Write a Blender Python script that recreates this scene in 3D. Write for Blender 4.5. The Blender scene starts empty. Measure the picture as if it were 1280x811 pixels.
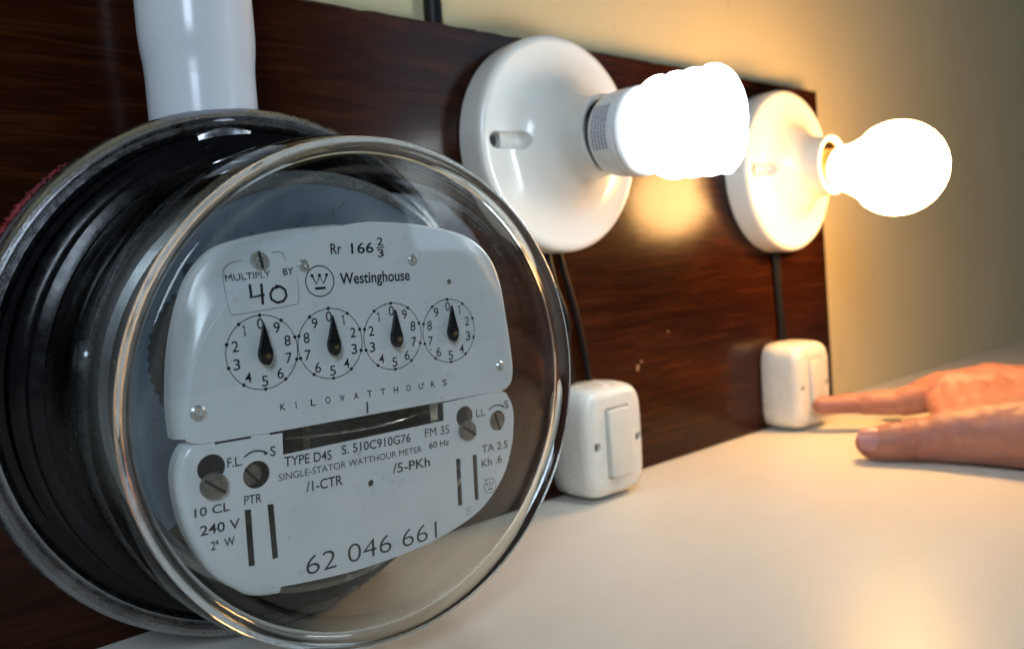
import bpy, bmesh, math, random
from mathutils import Vector, Matrix, Euler, noise
random.seed(7)
S = bpy.context.scene
COL = S.collection
PI = math.pi

# ------------------------------------------------------------------ camera
cam_d = bpy.data.cameras.new('camera')
cam = bpy.data.objects.new('camera', cam_d); COL.objects.link(cam)
cam.location = (-0.61175, -0.32244, 0.12972)
cam.rotation_euler = (1.50056, 0.06697, -0.70933)
cam_d.sensor_width = 36.0
cam_d.lens = 996.09 * 36.0 / 1280.0
cam_d.clip_start = 0.005; cam_d.clip_end = 50
cam_d.dof.use_dof = True
cam_d.dof.focus_distance = 0.262
cam_d.dof.aperture_fstop = 11.0
S.camera = cam

# ------------------------------------------------------------------ world + area lights
w = bpy.data.worlds.new('World'); S.world = w; w.use_nodes = True
bg = w.node_tree.nodes['Background']
bg.inputs[0].default_value = (0.62, 0.70, 0.80, 1); bg.inputs[1].default_value = 0.014

def area(name, loc, target, sx, sy, power, col):
    d = bpy.data.lights.new(name, 'AREA'); d.shape = 'RECTANGLE'; d.size = sx; d.size_y = sy
    d.energy = power; d.color = col
    o = bpy.data.objects.new(name, d); COL.objects.link(o); o.location = loc
    o.rotation_euler = (Vector(target) - Vector(loc)).to_track_quat('-Z', 'Y').to_euler()
    return o
area('window_light', (-1.05, -.85, 0.62), (-.45, 0, .12), 0.26, 0.42, 5.0, (0.68, 0.83, 1.0))
area('reflection_panel_light', (0.62, -1.20, 0.62), (-.42, -.05, .15), 0.46, 0.46, 1.0, (0.62, 0.80, 1.0))  # unseen cool panel behind the camera, added for reflections in glass and board

vs = S.view_settings
vs.view_transform = 'Standard'; vs.look = 'None'; vs.exposure = 0.25; vs.gamma = 1.0
S.cycles.use_denoising = True
S.cycles.max_bounces = 14; S.cycles.transparent_max_bounces = 20
S.cycles.transmission_bounces = 12; S.cycles.glossy_bounces = 6; S.cycles.diffuse_bounces = 4
S.cycles.sample_clamp_indirect = 6.0
S.cycles.blur_glossy = 0.3

# ------------------------------------------------------------------ materials
def mat(name, col=(.8, .8, .8), rough=.5, metal=0.0, spec=.5, coat=0.0, coat_rough=.1, sss=0.0):
    m = bpy.data.materials.new(name); m.use_nodes = True
    b = m.node_tree.nodes['Principled BSDF']
    b.inputs['Base Color'].default_value = (*col, 1); b.inputs['Roughness'].default_value = rough
    b.inputs['Metallic'].default_value = metal; b.inputs['Specular IOR Level'].default_value = spec
    b.inputs['Coat Weight'].default_value = coat; b.inputs['Coat Roughness'].default_value = coat_rough
    if sss:
        b.inputs['Subsurface Weight'].default_value = sss
        b.inputs['Subsurface Radius'].default_value = (.006, .003, .0015)
        b.inputs['Subsurface Scale'].default_value = 1.0
    return m
def nd(m, t, **kw):
    n = m.node_tree.nodes.new(t)
    for k, v in kw.items(): setattr(n, k, v)
    return n
def lk(m, a, b): m.node_tree.links.new(a, b)
def bsdf(m): return m.node_tree.nodes['Principled BSDF']
def coords(m, scale=(1, 1, 1), rot=(0, 0, 0)):
    tc = nd(m, 'ShaderNodeTexCoord'); mp = nd(m, 'ShaderNodeMapping')
    mp.inputs['Scale'].default_value = scale; mp.inputs['Rotation'].default_value = rot
    lk(m, tc.outputs['Object'], mp.inputs['Vector']); return mp.outputs['Vector']
def noise_tex(m, vec, scale, detail=4, rough=.55, dist=0):
    n = nd(m, 'ShaderNodeTexNoise'); n.inputs['Scale'].default_value = scale
    n.inputs['Detail'].default_value = detail; n.inputs['Roughness'].default_value = rough
    n.inputs['Distortion'].default_value = dist
    lk(m, vec, n.inputs['Vector']); return n.outputs['Fac']
def ramp(m, fac, stops):
    r = nd(m, 'ShaderNodeValToRGB'); e = r.color_ramp.elements
    while len(e) < len(stops): e.new(.5)
    for k, (p_, c) in enumerate(stops):
        e[k].position = p_; e[k].color = (*c, 1) if len(c) == 3 else c
    lk(m, fac, r.inputs['Fac']); return r.outputs['Color']
def bump(m, h, strength, dist=.001, prev=None):
    b = nd(m, 'ShaderNodeBump'); b.inputs['Strength'].default_value = strength; b.inputs['Distance'].default_value = dist
    lk(m, h, b.inputs['Height'])
    if prev is not None: lk(m, prev, b.inputs['Normal'])
    lk(m, b.outputs['Normal'], bsdf(m).inputs['Normal']); return b.outputs['Normal']
def mixc(m, fac, a, b, mode='MIX'):
    n = nd(m, 'ShaderNodeMix', data_type='RGBA', blend_type=mode)
    for sock, v in ((n.inputs[0], fac), (n.inputs[6], a), (n.inputs[7], b)):
        if isinstance(v, (int, float)): sock.default_value = v
        elif isinstance(v, tuple): sock.default_value = (*v, 1)
        else: lk(m, v, sock)
    return n.outputs[2]

def varied(name, c1, c2, scale, rough, rvar=.1, bumps=None, **kw):
    m = mat(name, c1, rough, **kw); v = coords(m)
    lk(m, ramp(m, noise_tex(m, v, scale, 5), [(.3, c1), (.7, c2)]), bsdf(m).inputs['Base Color'])
    f = noise_tex(m, v, scale * 3.1, 4)
    lk(m, ramp(m, f, [(.3, (max(0, rough - rvar),) * 3), (.75, (rough + rvar,) * 3)]), bsdf(m).inputs['Roughness'])
    if bumps: bump(m, noise_tex(m, v, bumps[0], 4), bumps[1], bumps[2])
    return m

# dark varnished wood veneer: grain along x
m_wood = mat('dark_varnished_wood', (.03, .012, .006), .28, spec=.20)
v = coords(m_wood, (5, 60, 60)); g = noise_tex(m_wood, v, 3.0, 8, .65, .6)
v2 = coords(m_wood, (9, 220, 300)); g2 = noise_tex(m_wood, v2, 3.0, 3, .6)
v3 = coords(m_wood, (1, 1, 1)); g3 = noise_tex(m_wood, v3, 9.0, 3)
c = ramp(m_wood, g, [(.22, (.014, .0030, .0009)), (.5, (.031, .0075, .0019)), (.80, (.085, .0225, .0058))])
c = mixc(m_wood, .45, c, ramp(m_wood, g2, [(.35, (.25, .22, .2)), (.6, (1, 1, 1))]), 'MULTIPLY')
c = mixc(m_wood, .5, c, ramp(m_wood, g3, [(.35, (.45, .42, .42)), (.65, (1, 1, 1))]), 'MULTIPLY')
vo = nd(m_wood, 'ShaderNodeTexVoronoi'); vo.inputs['Scale'].default_value = 42
lk(m_wood, coords(m_wood, (1, 1, .55), (0, .5, 0)), vo.inputs['Vector'])
spk = ramp(m_wood, vo.outputs['Distance'], [(.0, (1, 1, 1)), (.045, (0, 0, 0))])
rare = ramp(m_wood, noise_tex(m_wood, coords(m_wood), 37, 2), [(.60, (0, 0, 0)), (.66, (1, 1, 1))])
c = mixc(m_wood, mixc(m_wood, 1.0, spk, rare, 'MULTIPLY'), c, (.28, .16, .09))
lk(m_wood, c, bsdf(m_wood).inputs['Base Color'])
lk(m_wood, ramp(m_wood, g3, [(.3, (.15,) * 3), (.7, (.26,) * 3)]), bsdf(m_wood).inputs['Roughness'])
bump(m_wood, g2, .25, .0002)

m_wood_raw = mat('raw_wood_edge', (.035, .016, .009), .75)
lk(m_wood_raw, ramp(m_wood_raw, noise_tex(m_wood_raw, coords(m_wood_raw, (30, 200, 200)), 4, 5), [(.35, (.02, .008, .005)), (.62, (.06, .028, .014)), (.72, (.16, .09, .05))]), bsdf(m_wood_raw).inputs['Base Color'])

m_wall = mat('cream_painted_wall', (.62, .6, .5), .55, spec=.3)
v = coords(m_wall)
c = ramp(m_wall, noise_tex(m_wall, v, 4.0, 5, .6), [(.2, (.60, .515, .30)), (.8, (.67, .585, .365))])
st = ramp(m_wall, noise_tex(m_wall, coords(m_wall, (3.5, 1, 1)), 11, 6, .7, .6), [(.62, (1, 1, 1)), (.72, (.80, .72, .62))])
c = mixc(m_wall, .6, c, st, 'MULTIPLY')
lk(m_wall, c, bsdf(m_wall).inputs['Base Color'])
b0 = bump(m_wall, noise_tex(m_wall, v, 30, 4), .25, .003); bump(m_wall, noise_tex(m_wall, v, 220, 3), .18, .0008, b0)

m_table = mat('glossy_white_table_top', (.68, .67, .62), .24, spec=.18)
v = coords(m_table)
c = ramp(m_table, noise_tex(m_table, v, 6, 3, .5), [(.2, (.70, .675, .60)), (.8, (.75, .725, .65))])
tv = nd(m_table, 'ShaderNodeTexVoronoi'); tv.inputs['Scale'].default_value = 55; lk(m_table, coords(m_table, (1, 1, 0)), tv.inputs['Vector'])
sp_ = ramp(m_table, tv.outputs['Distance'], [(.0, (1, 1, 1)), (.035, (.9, .9, .9)), (.05, (0, 0, 0))])
ms_ = ramp(m_table, noise_tex(m_table, v, 31, 2), [(.55, (0, 0, 0)), (.60, (1, 1, 1))])
c = mixc(m_table, mixc(m_table, 1.0, sp_, ms_, 'MULTIPLY'), c, (.42, .36, .27))
sm_ = ramp(m_table, noise_tex(m_table, coords(m_table, (1, 2.5, 1), (0, 0, .7)), 16, 6, .7, .4), [(.35, (.90, .885, .85)), (.65, (1, 1, 1))])
c = mixc(m_table, .35, c, sm_, 'MULTIPLY')
lk(m_table, c, bsdf(m_table).inputs['Base Color'])
lk(m_table, ramp(m_table, noise_tex(m_table, v, 9, 3, .5), [(.1, (.31,) * 3), (.9, (.38,) * 3)]), bsdf(m_table).inputs['Roughness'])
bump(m_table, noise_tex(m_table, v, 15, 3), .05, .001)

m_porc = varied('glazed_porcelain', (.72, .71, .66), (.77, .76, .71), 18, .22, .05, coat=.25, coat_rough=.14)
m_switch = varied('white_switch_plastic', (.74, .73, .66), (.79, .78, .72), 25, .27, .06, bumps=(300, .05, .0003))
m_rocker = varied('rocker_plastic', (.66, .65, .58), (.70, .69, .62), 30, .35, .05)
m_brass = varied('aged_brass', (.42, .30, .13), (.28, .19, .09), 400, .38, .1, metal=1.0)
m_yscrew = mat('cream_screw', (.50, .44, .28), .45)
m_pipe = varied('white_pvc', (.66, .69, .74), (.72, .74, .78), 14, .20, .05, bumps=(60, .05, .001))
m_black = mat('black_cable_rubber', (.007, .007, .008), .45, spec=.25)
m_brownwire = mat('brown_cable', (.010, .006, .006), .5, spec=.2)
m_bakelite = varied('black_enamel', (.004, .004, .005), (.008, .008, .009), 60, .22, .10, spec=.22, bumps=(500, .1, .0003))
m_steel = varied('worn_zinc_steel', (.34, .34, .35), (.48, .48, .50), 90, .30, .12, metal=1.0, bumps=(240, .15, .0003))
m_alu = varied('satin_aluminium', (.18, .225, .285), (.26, .31, .37), 40, .34, .1, metal=.55, bumps=(160, .1, .0004))
m_drum = varied('grey_lacquered_metal', (.22, .23, .235), (.30, .31, .31), 30, .27, .08, metal=.6, bumps=(120, .12, .0005))
m_aludark = varied('grey_cast_frame', (.06, .065, .07), (.11, .115, .12), 60, .42, .1, metal=.5, bumps=(200, .2, .0005))
m_dark = mat('dark_interior', (.010, .010, .011), .5)
m_disc = varied('bright_disc', (.62, .60, .52), (.70, .68, .60), 80, .25, .08, metal=1.0)
m_chrome = varied('nickel_screw', (.52, .52, .50), (.66, .66, .64), 500, .30, .1, metal=.65)
m_oldscrew = varied('tarnished_screw', (.16, .145, .12), (.30, .28, .25), 500, .42, .1, metal=.8)
m_ink = mat('black_print', (.012, .013, .016), .5)
m_needle = mat('gloss_black_needle', (.008, .008, .01), .18)
m_red = varied('flaking_red_sealant', (.28, .015, .02), (.10, .012, .012), 220, .7, .1, bumps=(600, .8, .001))
m_white_print = mat('grey_print', (.25, .27, .33), .5)

# painted nameplate
m_plate = mat('white_enamel_nameplate', (.60, .63, .66), .30, spec=.7)
v = coords(m_plate)
c = ramp(m_plate, noise_tex(m_plate, v, 35, 5, .6), [(.3, (.66, .69, .71)), (.7, (.73, .75, .77))])
dirt = ramp(m_plate, noise_tex(m_plate, v, 120, 6, .75), [(.60, (1, 1, 1)), (.74, (.66, .66, .66))])
c = mixc(m_plate, .7, c, dirt, 'MULTIPLY')
lk(m_plate, c, bsdf(m_plate).inputs['Base Color'])
lk(m_plate, ramp(m_plate, noise_tex(m_plate, v, 60, 4), [(.3, (.17,) * 3), (.7, (.25,) * 3)]), bsdf(m_plate).inputs['Roughness'])
bump(m_plate, noise_tex(m_plate, v, 45, 3), .12, .0012)

# clear glass: thin walls of the cover (straight transmission with true Fresnel gloss), solid glass for its thick rim
def clear_glass():
    m = bpy.data.materials.new('clear_glass_wall'); m.use_nodes = True; nt = m.node_tree; nt.nodes.clear()
    out = nt.nodes.new('ShaderNodeOutputMaterial'); mx = nt.nodes.new('ShaderNodeMixShader')
    fr = nt.nodes.new('ShaderNodeFresnel'); ge = nt.nodes.new('ShaderNodeNewGeometry'); mr = nt.nodes.new('ShaderNodeMapRange'); mr.inputs['To Min'].default_value = 1.48; mr.inputs['To Max'].default_value = 1 / 1.48
    nt.links.new(ge.outputs['Backfacing'], mr.inputs['Value']); nt.links.new(mr.outputs[0], fr.inputs[0])
    tr = nt.nodes.new('ShaderNodeBsdfTransparent'); tr.inputs[0].default_value = (.95, .965, .96, 1)
    gl = nt.nodes.new('ShaderNodeBsdfGlossy'); gl.inputs['Roughness'].default_value = .015
    nt.links.new(fr.outputs[0], mx.inputs[0]); nt.links.new(tr.outputs[0], mx.inputs[1]); nt.links.new(gl.outputs[0], mx.inputs[2])
    tc = nt.nodes.new('ShaderNodeTexCoord'); no = nt.nodes.new('ShaderNodeTexNoise'); no.inputs['Scale'].default_value = 22
    bp = nt.nodes.new('ShaderNodeBump'); bp.inputs['Strength'].default_value = .25; bp.inputs['Distance'].default_value = .002
    nt.links.new(tc.outputs['Object'], no.inputs['Vector']); nt.links.new(no.outputs['Fac'], bp.inputs['Height'])
    nt.links.new(bp.outputs[0], gl.inputs['Normal'])
    df = nt.nodes.new('ShaderNodeBsdfDiffuse'); df.inputs[0].default_value = (.6, .6, .58, 1)
    vo_ = nt.nodes.new('ShaderNodeTexVoronoi'); vo_.inputs['Scale'].default_value = 260; nt.links.new(tc.outputs['Object'], vo_.inputs['Vector'])
    r1 = nt.nodes.new('ShaderNodeMapRange'); r1.inputs['From Min'].default_value = .12; r1.inputs['From Max'].default_value = .05; r1.inputs['To Max'].default_value = .55
    nt.links.new(vo_.outputs['Distance'], r1.inputs['Value'])
    n2 = nt.nodes.new('ShaderNodeTexNoise'); n2.inputs['Scale'].default_value = 35; n2.inputs['Detail'].default_value = 6; nt.links.new(tc.outputs['Object'], n2.inputs['Vector'])
    r2 = nt.nodes.new('ShaderNodeMapRange'); r2.inputs['From Min'].default_value = .52; r2.inputs['From Max'].default_value = .72; r2.inputs['To Max'].default_value = 1.0
    nt.links.new(n2.outputs['Fac'], r2.inputs['Value'])
    mu = nt.nodes.new('ShaderNodeMath'); mu.operation = 'MULTIPLY'; nt.links.new(r1.outputs[0], mu.inputs[0]); nt.links.new(r2.outputs[0], mu.inputs[1])
    r3 = nt.nodes.new('ShaderNodeMath'); r3.operation = 'MULTIPLY_ADD'; r3.inputs[1].default_value = .030; nt.links.new(r2.outputs[0], r3.inputs[0]); nt.links.new(mu.outputs[0], r3.inputs[2])
    m2 = nt.nodes.new('ShaderNodeMixShader'); nt.links.new(r3.outputs[0], m2.inputs[0]); nt.links.new(mx.outputs[0], m2.inputs[1]); nt.links.new(df.outputs[0], m2.inputs[2])
    nt.links.new(m2.outputs[0], out.inputs[0]); return m
m_glass = clear_glass()
m_rim = bpy.data.materials.new('solid_glass_rim'); m_rim.use_nodes = True
b = bsdf(m_rim); b.inputs['Base Color'].default_value = (.97, .98, .95, 1); b.inputs['Roughness'].default_value = .02
b.inputs['Transmission Weight'].default_value = 1.0; b.inputs['IOR'].default_value = 1.5

def emis(name, col, strength):
    m = bpy.data.materials.new(name); m.use_nodes = True
    b = bsdf(m); b.inputs['Base Color'].default_value = (.8, .8, .8, 1)
    b.inputs['Emission Color'].default_value = (*col, 1); b.inputs['Emission Strength'].default_value = strength
    b.inputs['Roughness'].default_value = .15
    return m
m_tube = emis('lit_fluorescent_tube', (.86, .95, 1.0), 15.0)
m_bulb = emis('lit_frosted_bulb', (1.0, .53, .18), 50.0)

m_skin = mat('skin', (.50, .25, .17), .45, spec=.4, sss=.35)
v = coords(m_skin)
c = ramp(m_skin, noise_tex(m_skin, v, 45, 5, .6), [(.3, (.33, .135, .10)), (.7, (.44, .22, .17))])
c = mixc(m_skin, .35, c, ramp(m_skin, noise_tex(m_skin, v, 260, 4, .6), [(.35, (.75, .6, .55)), (.6, (1, 1, 1))]), 'MULTIPLY')
lk(m_skin, c, bsdf(m_skin).inputs['Base Color'])
b0 = bump(m_skin, noise_tex(m_skin, coords(m_skin, (1, 1, 1)), 900, 3), .35, .0004)
bump(m_skin, noise_tex(m_skin, coords(m_skin, (2.2, .6, 1), (0, 0, .9)), 260, 3, .6, .4), .4, .0008, b0)
m_nail = mat('fingernail', (.72, .42, .40), .25, coat=.5)

# ------------------------------------------------------------------ mesh helpers
def link(name, me, m=None, parent=None, label=None):
    if m is not None and not me.materials: me.materials.append(m)
    o = bpy.data.objects.new(name, me); COL.objects.link(o)
    if parent is not None: o.parent = parent
    if label: o['label'] = label
    return o
def from_bm(name, bm, m, parent=None, smooth=True, label=None):
    bmesh.ops.recalc_face_normals(bm, faces=bm.faces)
    me = bpy.data.meshes.new(name); bm.to_mesh(me); bm.free()
    if smooth:
        me.shade_smooth()
        try: me.set_sharp_from_angle(angle=math.radians(38))
        except Exception: pass
    return link(name, me, m, parent, label)
def thing(name, label, cat, loc=(0, 0, 0), group=None, rot=(0, 0, 0)):
    o = bpy.data.objects.new(name, None); COL.objects.link(o); o.empty_display_size = .02
    o.location = loc; o.rotation_euler = rot; o['label'] = label; o['category'] = cat
    if group: o['group'] = group
    return o
def tag(o, label, cat, group=None):
    o['label'] = label; o['category'] = cat
    if group: o['group'] = group
    return o
def lathe(name, prof, m, parent=None, seg=96, loc=(0, 0, 0), rot=None, closed=False, label=None, mfun=None, mats=None):
    """prof: list of (radius, y); revolved round the y axis"""
    bm = bmesh.new(); rings = []
    for r, y in prof:
        if r < 1e-6: rings.append([bm.verts.new((0, y, 0))])
        else: rings.append([bm.verts.new((r * math.cos(2 * PI * k / seg), y, r * math.sin(2 * PI * k / seg))) for k in range(seg)])
    n = len(rings); idx = range(n) if closed else range(n - 1)
    for i in idx:
        a, b_ = rings[i], rings[(i + 1) % n]
        for k in range(seg):
            k2 = (k + 1) % seg
            if len(a) == 1 and len(b_) == 1: break
            if len(a) == 1: f = bm.faces.new((a[0], b_[k], b_[k2]))
            elif len(b_) == 1: f = bm.faces.new((a[k], b_[0], a[k2]))
            else: f = bm.faces.new((a[k], b_[k], b_[k2], a[k2]))
            if mfun: f.material_index = mfun(i)
    if rot is not None: bmesh.ops.transform(bm, matrix=rot, verts=bm.verts)
    bmesh.ops.translate(bm, verts=bm.verts, vec=loc)
    bmesh.ops.recalc_face_normals(bm, faces=bm.faces)
    me = bpy.data.meshes.new(name); bm.to_mesh(me); bm.free(); me.shade_smooth()
    try: me.set_sharp_from_angle(angle=math.radians(40))
    except Exception: pass
    if mats:
        for mm in mats: me.materials.append(mm)
    return link(name, me, m, parent, label)
def smooth_prof(pts, n=6):
    """Catmull-Rom through (r, y) points"""
    out = []
    for i in range(len(pts) - 1):
        p0 = pts[max(i - 1, 0)]; p1 = pts[i]; p2 = pts[i + 1]; p3 = pts[min(i + 2, len(pts) - 1)]
        for k in range(n):
            t = k / n
            out.append(tuple(max(0, .5 * ((2 * p1[j]) + (-p0[j] + p2[j]) * t + (2 * p0[j] - 5 * p1[j] + 4 * p2[j] - p3[j]) * t * t + (-p0[j] + 3 * p1[j] - 3 * p2[j] + p3[j]) * t ** 3)) if j == 0 else
                             .5 * ((2 * p1[j]) + (-p0[j] + p2[j]) * t + (2 * p0[j] - 5 * p1[j] + 4 * p2[j] - p3[j]) * t * t + (-p0[j] + 3 * p1[j] - 3 * p2[j] + p3[j]) * t ** 3) for j in (0, 1)))
    out.append(pts[-1]); return out
def tube(name, pts, r, m, parent=None, seg=12, cap=True, label=None):
    bm = bmesh.new(); pts = [Vector(p) for p in pts]; rings = []
    up = Vector((0.3, 0.2, 1)).normalized()
    t0 = (pts[1] - pts[0]).normalized(); nrm = t0.cross(up).normalized()
    for i, p in enumerate(pts):
        t = (pts[min(i + 1, len(pts) - 1)] - pts[max(i - 1, 0)]).normalized()
        nrm = (nrm - t * nrm.dot(t)).normalized(); bn = t.cross(nrm)
        rr = r[i] if isinstance(r, (list, tuple)) else r
        rings.append([bm.verts.new(p + rr * (math.cos(2 * PI * k / seg) * nrm + math.sin(2 * PI * k / seg) * bn)) for k in range(seg)])
    for i in range(len(rings) - 1):
        for k in range(seg):
            bm.faces.new((rings[i][k], rings[i + 1][k], rings[i + 1][(k + 1) % seg], rings[i][(k + 1) % seg]))
    if cap: bm.faces.new(rings[0][::-1]); bm.faces.new(rings[-1])
    return from_bm(name, bm, m, parent, label=label)
def catmull(P, n=8):
    P = [Vector(p) for p in P]; out = []
    for i in range(len(P) - 1):
        p0, p1, p2, p3 = P[max(i - 1, 0)], P[i], P[i + 1], P[min(i + 2, len(P) - 1)]
        for k in range(n):
            t = k / n
            out.append(.5 * (2 * p1 + (p2 - p0) * t + (2 * p0 - 5 * p1 + 4 * p2 - p3) * t * t + (3 * p1 - p0 - 3 * p2 + p3) * t ** 3))
    out.append(P[-1]); return out
def box_bm(x0, x1, y0, y1, z0, z1, bev=0, seg=3):
    bm = bmesh.new(); bmesh.ops.create_cube(bm, size=1)
    for v_ in bm.verts:
        v_.co = Vector(((x0 + x1) / 2 + v_.co.x * (x1 - x0), (y0 + y1) / 2 + v_.co.y * (y1 - y0), (z0 + z1) / 2 + v_.co.z * (z1 - z0)))
    if bev: bmesh.ops.bevel(bm, geom=bm.edges[:] + bm.verts[:], offset=bev, segments=seg, profile=.5, affect='EDGES')
    return bm
def bake(o):
    """replace an object's mesh by its evaluated (modified) mesh"""
    dg = bpy.context.evaluated_depsgraph_get(); dg.update()
    me = bpy.data.meshes.new_from_object(o.evaluated_get(dg)); old = o.data
    o.modifiers.clear(); o.data = me; return o
def cut(o, cutters):
    for c_ in cutters:
        md = o.modifiers.new('cut', 'BOOLEAN'); md.operation = 'DIFFERENCE'; md.solver = 'EXACT'; md.object = c_
    bake(o)
    for c_ in cutters: bpy.data.objects.remove(c_)
    o.data.shade_smooth()
    try: o.data.set_sharp_from_angle(angle=math.radians(35))
    except Exception: pass
def curve_mesh(name, polys, y, depth, m, parent, bev=0, label=None):
    """polys: closed outlines in x,z; inner ones become holes; extruded by depth about y"""
    cu = bpy.data.curves.new(name, 'CURVE'); cu.dimensions = '2D'; cu.fill_mode = 'BOTH'
    cu.extrude = depth / 2; cu.bevel_depth = bev; cu.bevel_resolution = 2
    for pl in polys:
        sp = cu.splines.new('POLY'); sp.points.add(len(pl) - 1); sp.use_cyclic_u = True
        for i, (x, z) in enumerate(pl): sp.points[i].co = (x, z, 0, 1)
    t = bpy.data.objects.new('tmp', cu); COL.objects.link(t)
    dg = bpy.context.evaluated_depsgraph_get(); dg.update()
    me = bpy.data.meshes.new_from_object(t.evaluated_get(dg)); bpy.data.objects.remove(t)
    me.transform(Matrix.Translation((0, y, 0)) @ Matrix.Rotation(PI / 2, 4, 'X'))
    me.name = name; me.materials.clear()
    return link(name, me, m, parent, label)
def circ(cx, cz, r, n=40): return [(cx + r * math.cos(2 * PI * k / n), cz + r * math.sin(2 * PI * k / n)) for k in range(n)]
def smooth_poly(pl, n=5, sharp=()):
    N = len(pl); out = []
    for i in range(N):
        p1, p2 = Vector(pl[i]), Vector(pl[(i + 1) % N])
        p0 = Vector(pl[i - 1]) if i not in sharp else p1
        p3 = Vector(pl[(i + 2) % N]) if (i + 1) % N not in sharp else p2
        for k in range(n):
            t = k / n
            q = .5 * (2 * p1 + (p2 - p0) * t + (2 * p0 - 5 * p1 + 4 * p2 - p3) * t * t + (3 * p1 - p0 - 3 * p2 + p3) * t ** 3)
            out.append((q.x, q.y))
    return out

# ------------------------------------------------------------------ setting: table, wall
def rounded_sheet(name, bm, m):
    o = from_bm(name, bm, m, smooth=False); o['kind'] = 'structure'; return o
rounded_sheet('table_top', box_bm(-1.3, 1.3, -1.1, .0175, -.03, 0), m_table)
rounded_sheet('wall', box_bm(-2.0, 2.4, .018, .12, -.6, 1.6), m_wall)

# ------------------------------------------------------------------ mounting board
board = thing('mounting_board', 'dark brown varnished wooden board standing against the cream wall behind meter and lamps', 'board', (0, 0, 0))
H = .2521; XL = -1.0; XR_T = -.0087; XR_B = 0.0
bm = bmesh.new(); N = 300
def jag(x, k): return .0007 * noise.noise(Vector((x * 90, k, 0))) + .0011 * max(0, noise.noise(Vector((x * 230, k + 5, 0))) - .25)
rows = []
for i in range(N + 1):
    t = i / N; xb = XL + (XR_B - XL) * t; xt = XL + (XR_T - XL) * t; zt = H - jag(xt, 0)
    rows.append([bm.verts.new(c_) for c_ in ((xb, 0, 0.0004), (xt, 0, zt - .0012), (xt, .0010, zt), (xt, .0065, H - jag(xt, 9) * .6), (xb, .0065, .0004))])
for i in range(N):
    for j in range(5):
        f = bm.faces.new((rows[i][j], rows[i][(j + 1) % 5], rows[i + 1][(j + 1) % 5], rows[i + 1][j]))
        f.material_index = 0 if j == 0 else 1
for R_ in (rows[0], rows[-1]): bm.faces.new(R_).material_index = 1
bmesh.ops.recalc_face_normals(bm, faces=bm.faces)
me = bpy.data.meshes.new('panel'); bm.to_mesh(me); bm.free()
me.materials.append(m_wood); me.materials.append(m_wood_raw)
link('panel', me, None, board)
# two worn chips in the veneer
def chip(name, x, z, s, m, rot=0):
    pl = []
    for k in range(11):
        a = 2 * PI * k / 11; r = s * (0.5 + .7 * random.random())
        px, pz = r * math.cos(a) * .55, r * math.sin(a)
        pl.append((x + px * math.cos(rot) - pz * math.sin(rot), z + px * math.sin(rot) + pz * math.cos(rot)))
    return curve_mesh(name, [pl], -.0002, .0003, m, board)
m_chip = mat('pale_chipped_veneer', (.36, .22, .13), .6)
chip('chip_mark', -.2387, .0634, .0030, m_chip, -.3)
chip('chip_mark', -.235, .0672, .0012, m_chip, .4)
chip('chip_mark', -.2075, .083, .0011, m_chip, .8)

# ------------------------------------------------------------------ cord behind the board
tag(tube('power_cord', catmull([(-.3655, .0122, .16), (-.3660, .0122, .24), (-.3655, .0122, .30), (-.365, .0122, .40), (-.363, .0122, .52)], 6), .0047, m_black),
    'thick black cord running up the wall from behind the board', 'cord')

# ------------------------------------------------------------------ lamp holders
def rosette(x, z, label, slot_side):
    t = thing('lamp_holder', label, 'lamp holder', (x, 0, z), 'porcelain lamp holders on the board')
    prof = [(.0, -.0004), (.0565, -.0004), (.0571, -.0012), (.0572, -.0135), (.0568, -.0160), (.0556, -.0176), (.0535, -.0183)]
    prof += smooth_prof([(.0535, -.0183), (.047, -.0181), (.038, -.0192), (.0315, -.0225), (.0262, -.0280), (.0222, -.034), (.0205, -.040), (.0200, -.0465)], 5)[1:]
    prof += [(.0202, -.0480), (.0200, -.0492), (.0192, -.0497), (.0176, -.0493), (.0168, -.0480), (.0166, -.020), (0, -.0195)]
    body = lathe('porcelain_body', prof, m_porc, t, 128)
    cs = []
    for s in (-1, 1):
        bm = box_bm(s * .0405 - .0115, s * .0405 + .0115, -.030, -.0152, -.0046, .0046, .0044, 5)
        c_ = from_bm('cutter', bm, m_porc); c_.location = (x, 0, z); cs.append(c_)
        hole = lathe('cutter', [(0, -.03), (.0040, -.03), (.0040, -.004), (0, -.004)], m_porc, None, 28, loc=(s * .0462, 0, 0)); hole.location = (x, 0, z); cs.append(hole)
    cut(body, cs)
    for s in (-1, 1):
        lathe('dark_hole_disc', [(0, -.0125), (.0012, -.0125), (.0032, -.0123), (.0038, -.0115), (0, -.0115)], m_dark, t, 28, loc=(s * .0462, 0, 0))  # near-black disc paints in the darkness of the deep mounting hole
    lathe('socket_shell', [(.0160, -.021), (.0164, -.021), (.0164, -.0470), (.0158, -.0470), (.0156, -.022)], m_brass, t, 48, closed=True)
    return t
R1 = (-.30777, .19339); R2 = (-.08088, .18565)
rosette(*R1, 'white porcelain lamp holder carrying the spiral lamp, nearest to the meter', -1)
rosette(*R2, 'white porcelain lamp holder carrying the round glass bulb, near right end of board', -1)

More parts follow.
